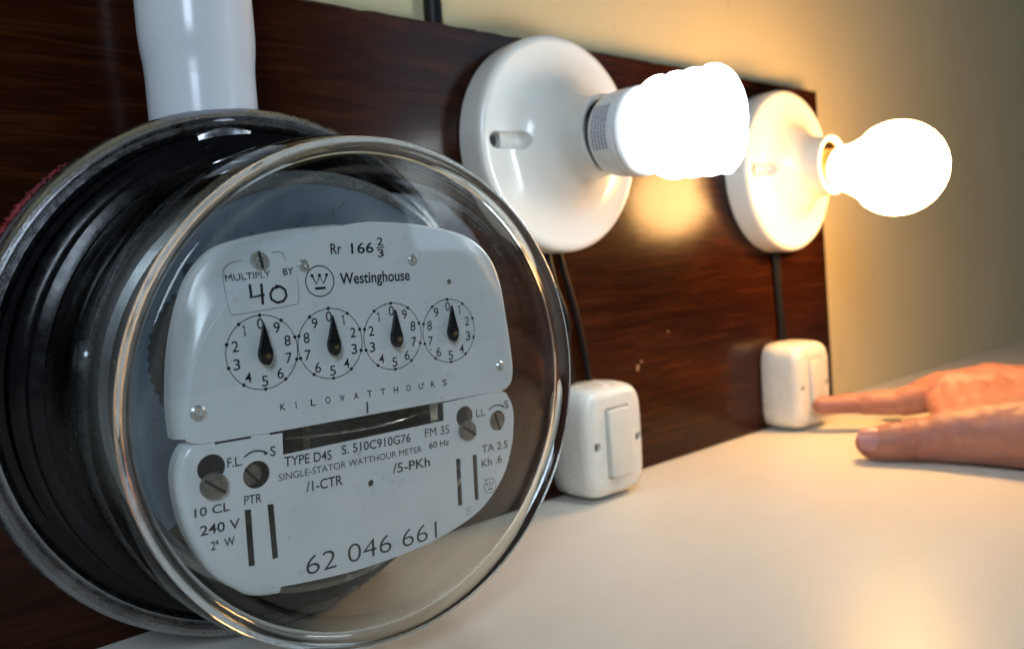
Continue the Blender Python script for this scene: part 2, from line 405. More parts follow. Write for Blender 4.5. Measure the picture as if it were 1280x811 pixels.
# ------------------------------------------------------------------ spiral lamp
cfl = thing('spiral_lamp', 'lit white compact fluorescent lamp with spiral tube, screwed into nearer holder', 'lamp', (R1[0], -.030, R1[1]), rot=(math.radians(3.2), 0, 0))
lathe('screw_cap', [(0, .008)] + [(.0128 + .0007 * math.sin(k * 1.7), .008 - k * .0014) for k in range(20)] + [(0, -.020)], m_chrome, cfl, 40)
lathe('collar', [(0, -.0185), (.0160, -.0185), (.0172, -.0195), (.0172, -.0222), (.0160, -.0232), (0, -.0232)], m_aludark, cfl, 48)
m_ball = varied('white_lamp_housing', (.80, .82, .84), (.84, .85, .86), 60, .3, .05)
hous = smooth_prof([(.0178, -.0225), (.0192, -.0233), (.0203, -.0262), (.0211, -.034), (.0212, -.0395)], 4)
lathe('housing', [(0, -.0225)] + hous + [(.0208, -.0402), (.0208, -.0412), (.0214, -.0418), (.0212, -.0440), (.0196, -.0470), (.017, -.0482), (0, -.0484)], m_ball, cfl, 72)
curve_mesh('rating_text', [circ(0, 0, .0001, 4)], 0, .0001, m_white_print, cfl) if False else None
# printed rating lines wrapped on the side of the housing
bm = bmesh.new()
random.seed(5)
for row, yy in enumerate((-.0285, -.0305, -.0325, -.0345, -.0365)):
    a = 2.55
    while a < 3.55:
        da = .035 + random.random() * .06; r_ = .02145
        q = [(a, yy), (a + da * .75, yy), (a + da * .75, yy + .0010), (a, yy + .0010)]
        bm.faces.new([bm.verts.new((r_ * math.cos(a_), y_, r_ * math.sin(a_))) for a_, y_ in q]); a += da
me = bpy.data.meshes.new('printed_rating'); bm.to_mesh(me); bm.free()
pr = link('printed_rating', me, m_white_print, cfl)
turns = 3.7; y0 = -.0530; y1 = -.0885; path = []
path += [Vector((.006, -.046, 0)), Vector((.011, -.0495, .003))]
M_ = int(turns * 36)
for k in range(M_ + 1):
    a = 2 * PI * k / 36 + .35; rr = .0198 if k > 8 else .0150 + .0048 * k / 8
    path.append(Vector((rr * math.cos(a), y0 + (y1 - y0) * k / M_, rr * math.sin(a))))
a_end = 2 * PI * M_ / 36 + .35
for k in range(1, 9):
    a = a_end + k * .22; rr = .0195 * (1 - k / 8.5); path.append(Vector((rr * math.cos(a), y1 - .0015 * k / 8, rr * math.sin(a))))
tube('spiral_tube', path, .0043, m_tube, cfl, 14)

# ------------------------------------------------------------------ round bulb
bulb = thing('glass_bulb', 'lit warm round incandescent bulb screwed into farther holder', 'light bulb', (R2[0], -.030, R2[1]), rot=(math.radians(7.5), 0, 0))
lathe('screw_cap', [(0, .008)] + [(.0128 + .0007 * math.sin(k * 1.7), .008 - k * .0014) for k in range(22)] + [(0, -.023)], m_brass, bulb, 40)
gp = [(.0125, -.0215), (.0142, -.0235), (.0150, -.028), (.0170, -.0340)]
cy = -.0625; rb = .0300
gp += [(.0215, -.0425)] + [(rb * math.sin(a), cy + rb * math.cos(a)) for a in [math.radians(t_) for t_ in range(58, 181, 8)]] + [(0, cy - rb)]
lathe('glass_envelope', [(0, -.0215)] + smooth_prof(gp, 3), m_bulb, bulb, 72)

# ------------------------------------------------------------------ wall switches
def switch(x, label, w_=.0475, on=1):
    t = thing('wall_switch', label, 'light switch', (x, 0, .0005), 'white rocker switches on the board')
    D, W2, Z0, Z1, RC = .0305, w_ / 2, .0006, .0625, .0135
    zc, hz = (Z0 + Z1) / 2, (Z1 - Z0) / 2
    bm = bmesh.new(); rings = []
    secs = [(-.0003, -.0016), (-.0015, -.0004), (-.012, .0), (-.020, -.0004)]
    for k in range(9):
        a = k / 8 * PI / 2; secs.append((-.0215 - .0085 * math.sin(a), -.0006 - .0062 * (1 - math.cos(a))))
    n = 72
    for y, ins in secs:
        ring = []
        for k in range(n):
            a = 2 * PI * k / n; ca, sa = math.cos(a), math.sin(a); e = 2 / 5.2
            ring.append(bm.verts.new(((W2 + ins) * math.copysign(abs(ca) ** e, ca), y, zc + (hz + ins) * math.copysign(abs(sa) ** e, sa))))
        rings.append(ring)
    for i in range(len(rings) - 1):
        for k in range(n): bm.faces.new((rings[i][k], rings[i + 1][k], rings[i + 1][(k + 1) % n], rings[i][(k + 1) % n]))
    bm.faces.new(rings[0]); bm.faces.new(rings[-1])
    body = from_bm('housing', bm, m_switch, t); body.data.set_sharp_from_angle(angle=math.radians(60))
    # recess for the rocker and two screw wells
    cs = []
    def place(o): o.location = (x, 0, .0005); cs.append(o)
    place(from_bm('cutter', box_bm(-.0096, .0096, -.05, -.0262, zc - .0193, zc + .0193, .0006, 2), m_switch))
    for s in (-1, 1): place(lathe('cutter', [(0, -.05), (.0025, -.05), (.0025, -.0275), (0, -.0275)], m_switch, None, 20, loc=(s * .0165, 0, zc - .0005)))
    cut(body, cs)
    body.data.set_sharp_from_angle(angle=math.radians(50))
    for s in (-1, 1):
        sc_ = lathe('screw', [(0, -.0282), (.0012, -.0288), (.0021, -.0284), (.0023, -.0276), (0, -.0276)], m_yscrew, t, 18, loc=(s * .0165, 0, zc - .0005))
        b_ = from_bm('screw_slot', box_bm(s * .0165 - .0003, s * .0165 + .0003, -.0291, -.0284, zc - .0022, zc + .0012), m_dark, sc_, smooth=False)
    bm = box_bm(-.0086, .0086, -.0330, -.0264, zc - .0183, zc + .0183, .0007, 3)
    for v_ in bm.verts:
        if v_.co.y < -.031: v_.co.y += .0009 * on * (v_.co.z - zc) / .0192 + .0008 * (1 - ((v_.co.z - zc) / .0192) ** 2)
    from_bm('rocker', bm, m_rocker, t)
    return t
switch(-.2925, 'white rocker switch under the spiral lamp, beside the meter glass')
switch(-.0815, 'white rocker switch under the round bulb, touched by a fingertip')

# ------------------------------------------------------------------ lamp wires on the board
def wire(pts, r, m, label):
    tag(tube('lamp_wire', catmull(pts, 8), r, m, seg=10), label, 'wire', 'black wires between lamp holders and switches')
wire([(-.3160, -.0032, .150), (-.3125, -.0032, .136), (-.3075, -.0034, .110), (-.3040, -.0032, .085), (-.3025, -.0036, .058)], .0028, m_black, 'thick black wire from nearer lamp holder down to its switch, left one')
wire([(-.3060, -.0026, .150), (-.3020, -.0026, .1356), (-.2950, -.0028, .112), (-.2895, -.0026, .092), (-.2865, -.0028, .076), (-.2845, -.0030, .058)], .0019, m_brownwire, 'thinner curved dark wire from nearer lamp holder to its switch, right one')
wire([(-.3110, -.0028, .150), (-.3090, -.0028, .125), (-.3055, -.0090, .100), (-.3000, -.0028, .080), (-.2972, -.0030, .058)], .0016, m_black, 'slim black wire between the two wires above nearer switch')
wire([(-.0830, -.0020, .140), (-.0827, -.0020, .1258), (-.0800, -.0021, .095), (-.0781, -.0020, .0615), (-.0780, -.0022, .055)], .0017, m_black, 'left one of two thin black wires under farther lamp holder')
wire([(-.0790, -.0020, .140), (-.0778, -.0020, .1256), (-.0770, -.0021, .095), (-.0725, -.0020, .0650), (-.0715, -.0022, .055)], .0016, m_black, 'right one of two thin black wires under farther lamp holder')

# ------------------------------------------------------------------ conduit
pipe_o = thing('conduit_pipe', 'glossy white plastic conduit pipe rising out of the meter base', 'pipe', (-.4990, -.0212, .197))
def zl(prof): return [(r, z) for r, z in prof]
ROTZ = Matrix.Rotation(PI / 2, 4, 'X')      # y axis -> z axis
lathe('pipe', [(.0193, -.012), (.0193, .0080)] + smooth_prof([(.0193, .008), (.0195, .014), (.0202, .0205), (.0205, .0260)], 4) + [(.0205, .30), (.0185, .30), (.0172, .0), (.0172, -.012)], m_pipe, pipe_o, 72, rot=ROTZ, closed=True)
lathe('hub_fitting', [(.0195, -.0160), (.0205, -.0160), (.0206, -.0120), (.0204, -.0110), (.0195, -.0108)], m_steel, pipe_o, 60, rot=ROTZ, closed=True)

# ------------------------------------------------------------------ electricity meter
MX, MZ = -.47995, .09535
meter = thing('electricity_meter', 'round glass covered watt-hour meter with white dial plate, mounted on the board', 'electricity meter', (MX, 0, MZ), rot=(.01867, -.00181, -.01249))
BC = (-.0078, 0, .0024)
lathe('socket_base', [(0, -.0032), (.088, -.0032), (.0915, -.005), (.0925, -.030), (.0925, -.036), (.0880, -.0380), (.0860, -.0380), (.085, -.026), (0, -.026)], m_bakelite, meter, 144, loc=BC)
ring0 = [(.0990, -.0125), (.1022, -.0130), (.1035, -.0165), (.1036, -.0215), (.1028, -.0245), (.1012, -.0262), (.1000, -.0258), (.0990, -.0240), (.0982, -.0252), (.0968, -.0262), (.0955, -.0250), (.0950, -.0220), (.0975, -.0200), (.0988, -.0180)]
ring = [(r_ - .0064, y_ - .0145) for r_, y_ in ring0]
lathe('sealing_ring', ring, m_steel, meter, 192, closed=True, loc=BC)
lathe('gasket', [(.0890, -.0360), (.0888, -.0405), (.0865, -.0425), (.0845, -.0430), (.0820, -.0425), (.0800, -.0360)], m_bakelite, meter, 144, closed=True, loc=(-.004, 0, .0012))
lathe('cover_flange', [(.0850, -.0425), (.0875, -.0440), (.0870, -.0465), (.0850, -.0475), (.0835, -.0480), (.0835, -.0425)], m_bakelite, meter, 144, closed=True, loc=(-.0015, 0, .0005))
# red sealant remnants
random.seed(11)
bm = bmesh.new()
seg_n = 70
ringsv = []
for i in range(seg_n + 1):
    a = math.radians(128 + 26 * i / seg_n); taper = math.sin(PI * i / seg_n) ** .5
    rr = .0975 + .0012 * noise.noise(Vector((i * .9, 3, 0))) ; th = (.0008 + .0015 * abs(noise.noise(Vector((i * .45, 0, 0))))) * (taper + .05)
    c0 = Vector((rr * math.cos(a) - .0078, -.0285, rr * math.sin(a) + .0024)); rad = Vector((math.cos(a), 0, math.sin(a)))
    ringsv.append([bm.verts.new(c0 + rad * th * math.cos(2 * PI * k / 7) + Vector((0, .0025 * math.sin(2 * PI * k / 7) * (taper + .05), 0))) for k in range(7)])
for i in range(seg_n):
    for k in range(7): bm.faces.new((ringsv[i][k], ringsv[i + 1][k], ringsv[i + 1][(k + 1) % 7], ringsv[i][(k + 1) % 7]))
from_bm('sealant_strip', bm, m_red, meter, label='flaking red sealant on the upper left of the base ring')

# inner frame: a shallow grey drum behind the plate
lathe('inner_drum', [(.0, -.030), (.0735, -.030), (.0750, -.032), (.0745, -.0620), (.0738, -.0650), (.0715, -.0665), (.0695, -.0655), (.0690, -.0350), (0, -.0345)], m_drum, meter, 144)
up_arc = [(.0695 * math.cos(a), .0695 * math.sin(a)) for a in [math.radians(t_) for t_ in range(-14, 216, 4)]]
curve_mesh('upper_baffle', [up_arc + [(-.046, -.030), (-.044, .008), (.050, .008)]], -.0640, .0016, m_alu, meter, .0003)
for a, yy in ((167, -.047), (20, -.047), (100, -.047)):
    ar = math.radians(a); rad = Vector((math.cos(ar), 0, math.sin(ar)))
    o = lathe('dimple', [(0, -.0004), (.0018, -.0006), (.0030, -.0016), (.0042, -.0018), (.0052, -.0010), (.0056, .0006)], m_drum, meter, 32)
    o.data.transform(Matrix.Translation(rad * .0749 + Vector((0, yy, 0))) @ Vector((0, -1, 0)).rotation_difference(rad).to_matrix().to_4x4())
# magnets, coil core and register frame seen past the plate edges
from_bm('coil_core', box_bm(-.040, .040, -.062, -.036, .012, .046, .003), m_aludark, meter)
from_bm('register_frame', box_bm(-.046, .050, -.080, -.062, -.002, .044, .002), m_dark, meter)
from_bm('brake_magnet', box_bm(-.052, -.030, -.078, -.045, -.040, -.012, .003), m_aludark, meter)
from_bm('brake_magnet', box_bm(.034, .054, -.078, -.045, -.040, -.012, .003), m_aludark, meter)
from_bm('terminal_block', box_bm(-.036, .036, -.066, -.036, -.058, -.022, .003), m_dark, meter)
# toothed adjusting gear at the left of the register
bm = bmesh.new(); gr = []
nt_ = 96
for y in (-.058, -.0665):
    gr.append([bm.verts.new((-.032 + (.0275 if k % 2 else .0265) * math.cos(2 * PI * k / nt_), y, .014 + (.0275 if k % 2 else .0265) * math.sin(2 * PI * k / nt_))) for k in range(nt_)])
for k in range(nt_): bm.faces.new((gr[0][k], gr[1][k], gr[1][(k + 1) % nt_], gr[0][(k + 1) % nt_]))
bm.faces.new(gr[0]); bm.faces.new(gr[1])
from_bm('toothed_gear', bm, m_aludark, meter, smooth=False)
# spinning disc (horizontal) with its shaft
lathe('rotor_disc', [(0, -.0004), (.0440, -.0004), (.0444, 0), (.0440, .0004), (0, .0004)], m_disc, meter, 120, loc=(.004, 0, 0), rot=None)
rd = [o for o in meter.children if o.name.startswith('rotor_disc')][0]
rd.data.transform(Matrix.Translation((0, -.0455, -.0138)) @ Matrix.Translation((.004, 0, 0)) @ Matrix.Rotation(PI / 2, 4, 'X') @ Matrix.Translation((-.004, 0, 0)))
tube('rotor_shaft', [(-.012, -.0700, -.034), (-.012, -.0700, .002)], .0014, m_disc, meter)
from_bm('side_post', box_bm(.0290, .0325, -.0860, -.070, -.0175, -.0105, .0004), m_disc, meter)

# --- the name plates (traced outlines, y = -.088)
YF = -.088
UFL = [(-.0567, -.0066), (-.0561, -.0023), (-.0550, .0034), (-.0531, .0113), (-.0507, .0180), (-.0472, .0242), (-.0424, .0301), (-.0371, .0357), (-.0312, .0406), (-.0250, .0452), (-.0181, .0489), (-.0097, .0517), (-.0010, .0534)]
USL = [(-.0587, -.0070), (-.0589, -.0025), (-.0588, .0046), (-.0576, .0150), (-.0563, .0219), (-.0546, .0280), (-.0525, .0340), (-.0500, .0394), (-.0458, .0446), (-.0402, .0487), (-.0311, .0511), (-.0179, .0532), (-.0024, .0543)]
UP = UFL + [(.008, .0543), (.022, .0534), (.0358, .0512), (.0466, .0483), (.054, .0442), (.0593, .0382), (.0625, .03), (.0641, .0195), (.0656, .0076), (.0663, -.0024), (.0649, -.0078), (.0599, -.0100), (.0337, -.0100), (-.0273, -.0093), (-.0473, -.0089), (-.0539, -.0083)]
LO = [(-.0278, -.0103), (-.0282, -.0172), (.0336, -.0173), (.0338, -.0109), (.0590, -.0106), (.0637, -.0135), (.0657, -.0190), (.0652, -.0260), (.0639, -.0325), (.0587, -.0433), (.0468, -.0535), (.0275, -.0590), (.006, -.0608), (-.0134, -.0603), (-.0370, -.0572), (-.0440, -.0530), (-.0495, -.0475), (-.0530, -.0407), (-.0561, -.0322), (-.0574, -.0230), (-.0572, -.0165), (-.0556, -.0124), (-.0535, -.0107), (-.0473, -.0099)]
UPs = smooth_poly(UP, 4, (24, 25, 26, 27)); LOs = smooth_poly(LO, 4, (0, 1, 2, 3, 23))
slots = [[(-.0417, -.0311), (-.0394, -.0314), (-.0395, -.0494), (-.0419, -.0491)], [(-.0345, -.0312), (-.0322, -.0315), (-.0320, -.0491), (-.0343, -.0490)],
         [(.0373, -.0319), (.0397, -.0322), (.0395, -.0500), (.0370, -.0498)], [(.0449, -.0320), (.0473, -.0323), (.0472, -.0498), (.0447, -.0495)]]
keyhole_l = circ(-.0502, -.0165, .0043, 28); keyhole_r = circ(.0426, -.0172, .0040, 28)
holes = [keyhole_l, circ(-.0369, -.0214, .0044, 28), keyhole_r, circ(.0579, -.0214, .0040, 28), circ(.0020, -.0330, .0013, 16)] + slots
m_plate_use = m_plate
upper = curve_mesh('upper_name_plate', [UPs], YF + .0003, .0006, m_plate, meter, .00015)
lower = curve_mesh('lower_name_plate', [LOs] + holes, YF + .0003, .0006, m_plate, meter, .00015)
def skirt(name, pl, keep, depth, par, wid=lambda x, z: 1.0):
    """rolled edge behind the plate's outline"""
    bm = bmesh.new(); N = len(pl)
    area2 = sum(pl[i][0] * pl[(i + 1) % N][1] - pl[(i + 1) % N][0] * pl[i][1] for i in range(N)); sg = 1 if area2 > 0 else -1
    prof = [(0.0, 0.0001)] + [(.0030 * math.sin(a), .0030 * (1 - math.cos(a)) + .0001) for a in [k / 8 * PI / 2 for k in range(1, 9)]] + [(.0031, depth * .6), (.0031, depth), (.0025, depth), (.0024, .004), (.0010, .0010)]
    cols = []
    for i in range(N):
        d = Vector((pl[(i + 1) % N][0] - pl[i - 1][0], pl[(i + 1) % N][1] - pl[i - 1][1]))
        if d.length < 1e-9: d = Vector((1, 0))
        d.normalize(); nx, nz = d.y * sg, -d.x * sg
        cols.append([bm.verts.new((pl[i][0] + nx * o_ * wid(*pl[i]), YF + dy, pl[i][1] + nz * o_ * wid(*pl[i]))) for o_, dy in prof] if keep(*pl[i]) else None)
    for i in range(N):
        a, b_ = cols[i], cols[(i + 1) % N]
        if a and b_:
            for j in range(len(prof) - 1): bm.faces.new((a[j], a[j + 1], b_[j + 1], b_[j]))
    o = from_bm(name, bm, m_plate, par); return o
skirt('rolled_edge', UPs, lambda x, z: (x > -.0012 and z > .03) or x > .05, .008, upper, lambda x, z: .08 + .5 * min(1, max(0, x / .05)))
def lerp_cat(P, n=5): return [(q.x, q.y) for q in catmull([(x, z, 0) for x, z in P], n)]
fa, sa_ = lerp_cat(UFL), lerp_cat(USL)
bm = bmesh.new(); cols = []
RT = [(0, .0001), (.08, .0002), (.3, .0011), (.6, .0027), (.85, .0042), (.96, .0050), (1.0, .0060), (1.0, .0100), (.93, .0100), (.9, .0058)]
for (ax_, az), (bx_, bz) in zip(fa, sa_): cols.append([bm.verts.new((ax_ + (bx_ - ax_) * t, YF + d, az + (bz - az) * t)) for t, d in RT])
for i in range(len(cols) - 1):
    for j in range(len(RT) - 1): bm.faces.new((cols[i][j], cols[i][j + 1], cols[i + 1][j + 1], cols[i + 1][j]))
from_bm('sloping_shoulder', bm, m_plate, upper)
def shoulder_drop(x, z):
    best = (9, 0)
    for (ax_, az), (bx_, bz) in zip(fa, sa_):
        L2 = (bx_ - ax_) ** 2 + (bz - az) ** 2
        t = max(0, min(1.2, ((x - ax_) * (bx_ - ax_) + (z - az) * (bz - az)) / L2)); d = math.hypot(x - ax_ - (bx_ - ax_) * t, z - az - (bz - az) * t)
        if d < best[0]: best = (d, t)
    if best[0] > .003 or best[1] <= 0: return 0
    t = best[1]
    for (t0, d0), (t1, d1) in zip(RT[:6], RT[1:7]):
        if t <= t1: return d0 + (d1 - d0) * (t - t0) / (t1 - t0) - .0001
    return .0058
def drape(o):
    for v_ in o.data.vertices: v_.co.y += shoulder_drop(v_.co.x, v_.co.z)
skirt('rolled_edge', LOs, lambda x, z: x < -.030 and z < -.0100, .007, lower)

# --- print
def line(name, pts, w_, parent, m=m_ink, y=None, closed=False, lvl=0):
    y = (YF - .00030 - .00002 * lvl) if y is None else y
    bm = bmesh.new(); P = [Vector(p) for p in pts]; n = len(P); L_, R_ = [], []
    for i, p_ in enumerate(P):
        a = P[i - 1] if (i > 0 or closed) else p_; b_ = P[(i + 1) % n] if (i < n - 1 or closed) else p_
        d1 = (p_ - a); d2 = (b_ - p_); d = (d1.normalized() if d1.length else Vector((0, 0))) + (d2.normalized() if d2.length else Vector((0, 0)))
        d = d.normalized() if d.length else Vector((1, 0)); nn = Vector((-d.y, d.x)) * w_ / 2
        L_.append(bm.verts.new((p_.x + nn.x, y, p_.y + nn.y))); R_.append(bm.verts.new((p_.x - nn.x, y, p_.y - nn.y)))
    for i in range(n if closed else n - 1):
        j = (i + 1) % n; bm.faces.new((L_[i], L_[j], R_[j], R_[i]))
    me = bpy.data.meshes.new(name); bm.to_mesh(me); bm.free()
    return link(name, me, m, parent)
GY = YF - .00025
def text_mesh(s, bold=0.0):
    cu = bpy.data.curves.new('t', 'FONT'); cu.body = s; cu.size = 1.0; cu.fill_mode = 'FRONT'; cu.offset = 0.0 if 'M' in s else bold + .011; cu.resolution_u = 4
    t = bpy.data.objects.new('tmp', cu); COL.objects.link(t)
    dg = bpy.context.evaluated_depsgraph_get(); dg.update()
    me = bpy.data.meshes.new_from_object(t.evaluated_get(dg)); bpy.data.objects.remove(t); return me
CAPH = None
def put_text(s, a, b_, h, parent, name='printed_text', m=m_ink, bold=0.0, fixed_w=None, shear=0.0):
    """text on the plate from baseline start a to baseline end b_, capital height h"""
    me = text_mesh(s, bold); xs = [v_.co.x for v_ in me.vertices]
    if not xs: return
    x0, x1 = min(xs), max(xs); a = Vector(a); b_ = Vector(b_); L = (b_ - a).length
    d = (b_ - a).normalized(); n = Vector((-d.y, d.x)); sx = L / (x1 - x0); sy = h / .70
    for v_ in me.vertices:
        u = (v_.co.x - x0) * sx; q = v_.co.y * sy; P = a + d * (u + shear * q) + n * q; v_.co = Vector((P.x, GY, P.y))
    me.name = name; me.materials.clear(); return link(name, me, m, parent)
def put_centered(s, c_, h, parent, asp=.62, name='dial_numeral'):
    if s == '1':
        return line(name, [(c_[0] - h * .17, c_[1] + h * .28), (c_[0] + h * .03, c_[1] + h * .47), (c_[0] + h * .03, c_[1] - h * .5)], h * .13, parent)
    w1 = h * asp * (.55 if s == '1' else 1.0)
    return put_text(s, (c_[0] - w1 / 2, c_[1] - h / 2), (c_[0] + w1 / 2, c_[1] - h / 2), h, parent, name, bold=-.008)

TXU = [('Rr', (-.0066, .0445), (-.0027, .0445), .0034, .0), ('166', (.0008, .0444), (.0092, .0444), .0034, .0),
       ('2', (.0107, .0467), (.0130, .0467), .0026, .0), ('3', (.0106, .0428), (.0130, .0428), .0026, .0),
       ('Westinghouse', (-.0041, .0346), (.0227, .0343), .0037, .006),
       ('MULTIPLY', (-.0408, .0379), (-.0274, .0384), .0020, .0), ('BY', (-.0232, .0386), (-.0198, .0389), .0021, .0)]
TXL = [('TYPE D4S', (-.0280, -.0208), (-.0118, -.0218), .0031), ('S. 510C910G76', (-.0081, -.0210), (.0186, -.0219), .0030), ('FM 3S', (.0246, -.0216), (.0351, -.0220), .0032),
       ('SINGLE-STATOR WATTHOUR METER', (-.0302, -.0249), (.0229, -.0264), .0022), ('60 Hz', (.0260, -.0259), (.0347, -.0262), .0022),
       ('/1-CTR', (-.0214, -.0305), (-.0086, -.0309), .0033), ('/5-PKh', (.0105, -.0315), (.0259, -.0321), .0033), ('PTR', (-.0416, -.0296), (-.0361, -.0300), .0027),
       ('10 CL', (-.0563, -.0298), (-.0460, -.0302), .0026), ('240 V', (-.0552, -.0356), (-.0434, -.0361), .0029), ('2\u00aa  W', (-.0525, -.0407), (-.0453, -.0408), .0026),
       ('F.L.', (-.0456, -.0173), (-.0412, -.0175), .0029), ('S', (-.0322, -.0166), (-.0305, -.0167), .0031), ('L.L.', (.0477, -.0183), (.0522, -.0184), .0027), ('S', (.0614, -.0173), (.0634, -.0174), .0030),
       ('TA 2.5', (.0494, -.0323), (.0619, -.0326), .0029), ('Kh .6', (.0488, -.0377), (.0587, -.0376), .0028)]
for s, a, b_, h, bd in TXU:
    o = put_text(s, a, b_, h, upper, bold=bd)
    if s == 'MULTIPLY': drape(o)
for s, a, b_, h in TXL: put_text(s, a, b_, h, lower)
put_text('62 046 661', (-.0236, -.0573), (.0269, -.0587), .0064, lower, 'serial_number', bold=-.022)
kw0, kw1 = Vector((-.0278, -.0031)), Vector((.0336, -.0044))
for k, ch in enumerate('KILOWATTHOURS'):
    c_ = kw0.lerp(kw1, k / 12); w_ = .0003 if ch == 'I' else .0018
    put_text(ch, (c_.x, c_.y), (c_.x + w_, c_.y), .0022, upper, 'printed_letter')
line('fraction_bar', [(.0103, .0459), (.0134, .0460)], .00035, upper)
line('index_mark', [(.0025, -.0052), (.0025, -.0090)], .0006, upper)
line('printed_arrow', [(-.0403, -.0152), (-.0388, -.0143), (-.0370, -.0139), (-.0350, -.0143), (-.0334, -.0152)], .0005, lower)
line('printed_arrow', [(.0537, -.0167), (.0553, -.0158), (.0572, -.0154), (.0592, -.0156), (.0608, -.0162)], .0005, lower)
def tri(pts, parent, name='arrow_head'):
    return curve_mesh(name, [pts], GY - .00002, .00004, m_ink, parent)
tri([(-.0326, -.0155), (-.0340, -.0144), (-.0341, -.0159)], lower); tri([(.0615, -.0165), (.0603, -.0156), (.0601, -.0169)], lower)
# label box round MULTIPLY BY
line('label_outline', [(-.0222, .0433), (-.0230, .0455), (-.0246, .0461), (-.0266, .0458)], .00018, upper)
lab = catmull([(x, z, 0) for x, z in [(-.0355, .0440), (-.0392, .0430), (-.0412, .0405), (-.0415, .0340), (-.0410, .0292), (-.0395, .0279), (-.0302, .0285), (-.0205, .0293), (-.0191, .0300), (-.0187, .0328), (-.0188, .0380)]], 5)
drape(line('label_outline', [(q.x, q.y) for q in lab], .00018, upper, m=m_white_print))
line('handwritten_four', [(-.0342, .0366), (-.0340, .0331), (-.0343, .0326), (-.0298, .0331)], .0008, upper)
line('handwritten_four', [(-.0306, .0366), (-.0306, .0302)], .0008, upper, lvl=2)
line('handwritten_zero', [(-.0253, .0352), (-.0270, .0348), (-.0280, .0332), (-.0277, .0315), (-.0260, .0304), (-.0240, .0307), (-.0228, .0322), (-.0231, .0341), (-.0244, .0352), (-.0262, .0356)], .0008, upper, closed=False)
# the round emblem: a circled W of dots over a bar
def emblem(cx, cz, r, parent, s=1.0):
    line('emblem_ring', circ(cx, cz, r, 36), .00032 * (.6 + .4 * s), parent, closed=True)
    k = r / .0050
    Wp = [(-.0025, .0017), (-.0013, -.0009), (0, .0016), (.0013, -.0009), (.0025, .0017)]
    line('emblem_letter', [(cx + x * k, cz + z * k) for x, z in Wp], .0005 * k, parent, lvl=1)
    for x in (-.0026, 0, .0026): tri(circ(cx + x * k, cz + .0019 * k, .00055 * k, 10), parent, 'emblem_dot')
    line('emblem_bar', [(cx - .0018 * k, cz - .0023 * k), (cx + .0018 * k, cz - .0023 * k)], .0008 * k, parent, lvl=1)
emblem(-.0112, .0361, .0049, upper); emblem(.0522, -.0454, .0028, lower, .3)
for a, b_, w_ in [((.0397, -.0512), (.0432, -.0513), .0003), ((.0405, -.0523), (.0424, -.0524), .0005), ((.0400, -.0536), (.0428, -.0537), .0003)]: line('fine_print', [a, b_], w_, lower, m=m_white_print)

# --- dials
DC = [(-.0319, .0157), (-.0090, .0158), (.0144, .0156), (.0379, .0151)]; DR = .01135
for k, (cx, cz) in enumerate(DC):
    line('dial_circle', circ(cx, cz, DR, 64), .00022, upper, closed=True, lvl=k)
    for d in range(10):
        sg = 1 if k % 2 else -1
        a = PI / 2 - sg * 2 * PI * d / 10
        tri(circ(cx + DR * math.cos(a), cz + DR * math.sin(a), .00058, 8), upper, 'dial_dot')
        put_centered(str(d), (cx + DR * .765 * math.cos(a), cz + DR * .775 * math.sin(a)), .0033, upper)
    # tapered needle pointing at zero
    bm = bmesh.new(); yb, yt = YF - .0022, YF - .0034; lo_, hi_ = [], []
    out = [(0, .0092)] + [(.0024 * math.cos(a), -.0004 + .0034 * math.sin(a) * (1 if math.sin(a) < 0 else 1.1)) for a in [math.radians(t_) for t_ in range(40, -221, -13)]]
    out = [(x, z) for x, z in out]
    c0 = bm.verts.new((cx, yt - .0004, cz)); vs_ = [bm.verts.new((cx + x * .85, yt, cz + z)) for x, z in out]; ws_ = [bm.verts.new((cx + x, yb, cz + z)) for x, z in out]
    n = len(out)
    for i in range(n): bm.faces.new((c0, vs_[i], vs_[(i + 1) % n])); bm.faces.new((vs_[i], ws_[i], ws_[(i + 1) % n], vs_[(i + 1) % n]))
    bm.faces.new(ws_)
    nd_ = from_bm('needle', bm, m_needle, upper)
    lathe('needle_pin', [(0, -.0044), (.0006, -.0043), (.0009, -.0038), (.0009, 0)], m_brass, nd_, 14, loc=(cx + .0002, YF, cz - .0009))

# --- screws and rivets in the plates
def rivet(x, z, r, m, parent, name='rivet', h=.0012, slot=None):
    o = lathe(name, [(r * 1.0, 0), (r * .97, -h * .45), (r * .7, -h * .85), (r * .35, -h * .8), (r * .2, -h * .55), (0, -h * .5)] if slot is None else [(r, 0), (r * .97, -h * .6), (r * .85, -h), (0, -h * 1.05)], m, parent, 24, loc=(x, YF, z))
    if slot is not None:
        b_ = from_bm('screw_slot', box_bm(-r * .98, r * .98, -h * 1.12, -h * .9, -r * .13, r * .13), m_dark, o, smooth=False)
        b_.data.transform(Matrix.Translation((x, YF, z)) @ Matrix.Rotation(slot, 4, 'Y'))
    return o
rivet(-.0307, .0437, .0027, m_chrome, upper, 'screw', .0018, 1.4)
for x, z, r in ((-.0163, .0413, .0020), (.0243, .0412, .0019), (-.0527, .0004, .0024), (.0603, -.0007, .0020)): rivet(x, z, r, m_chrome, upper)
rivet(.0393, .0327, .0009, m_oldscrew, upper, 'rivet', .0008)
def deep_screw(x, z, r, dy, slot, par=meter):
    o = lathe('adjusting_screw', [(0, 0), (r, 0), (r, -.0012), (r * .9, -.0018), (0, -.0019)], m_oldscrew, par, 28, loc=(x, YF + dy, z))
    b_ = from_bm('screw_slot', box_bm(-r * .95, r * .95, -.0021, -.0017, -r * .12, r * .12), m_dark, o, smooth=False)
    b_.data.transform(Matrix.Translation((x, YF + dy, z)) @ Matrix.Rotation(slot, 4, 'Y'))
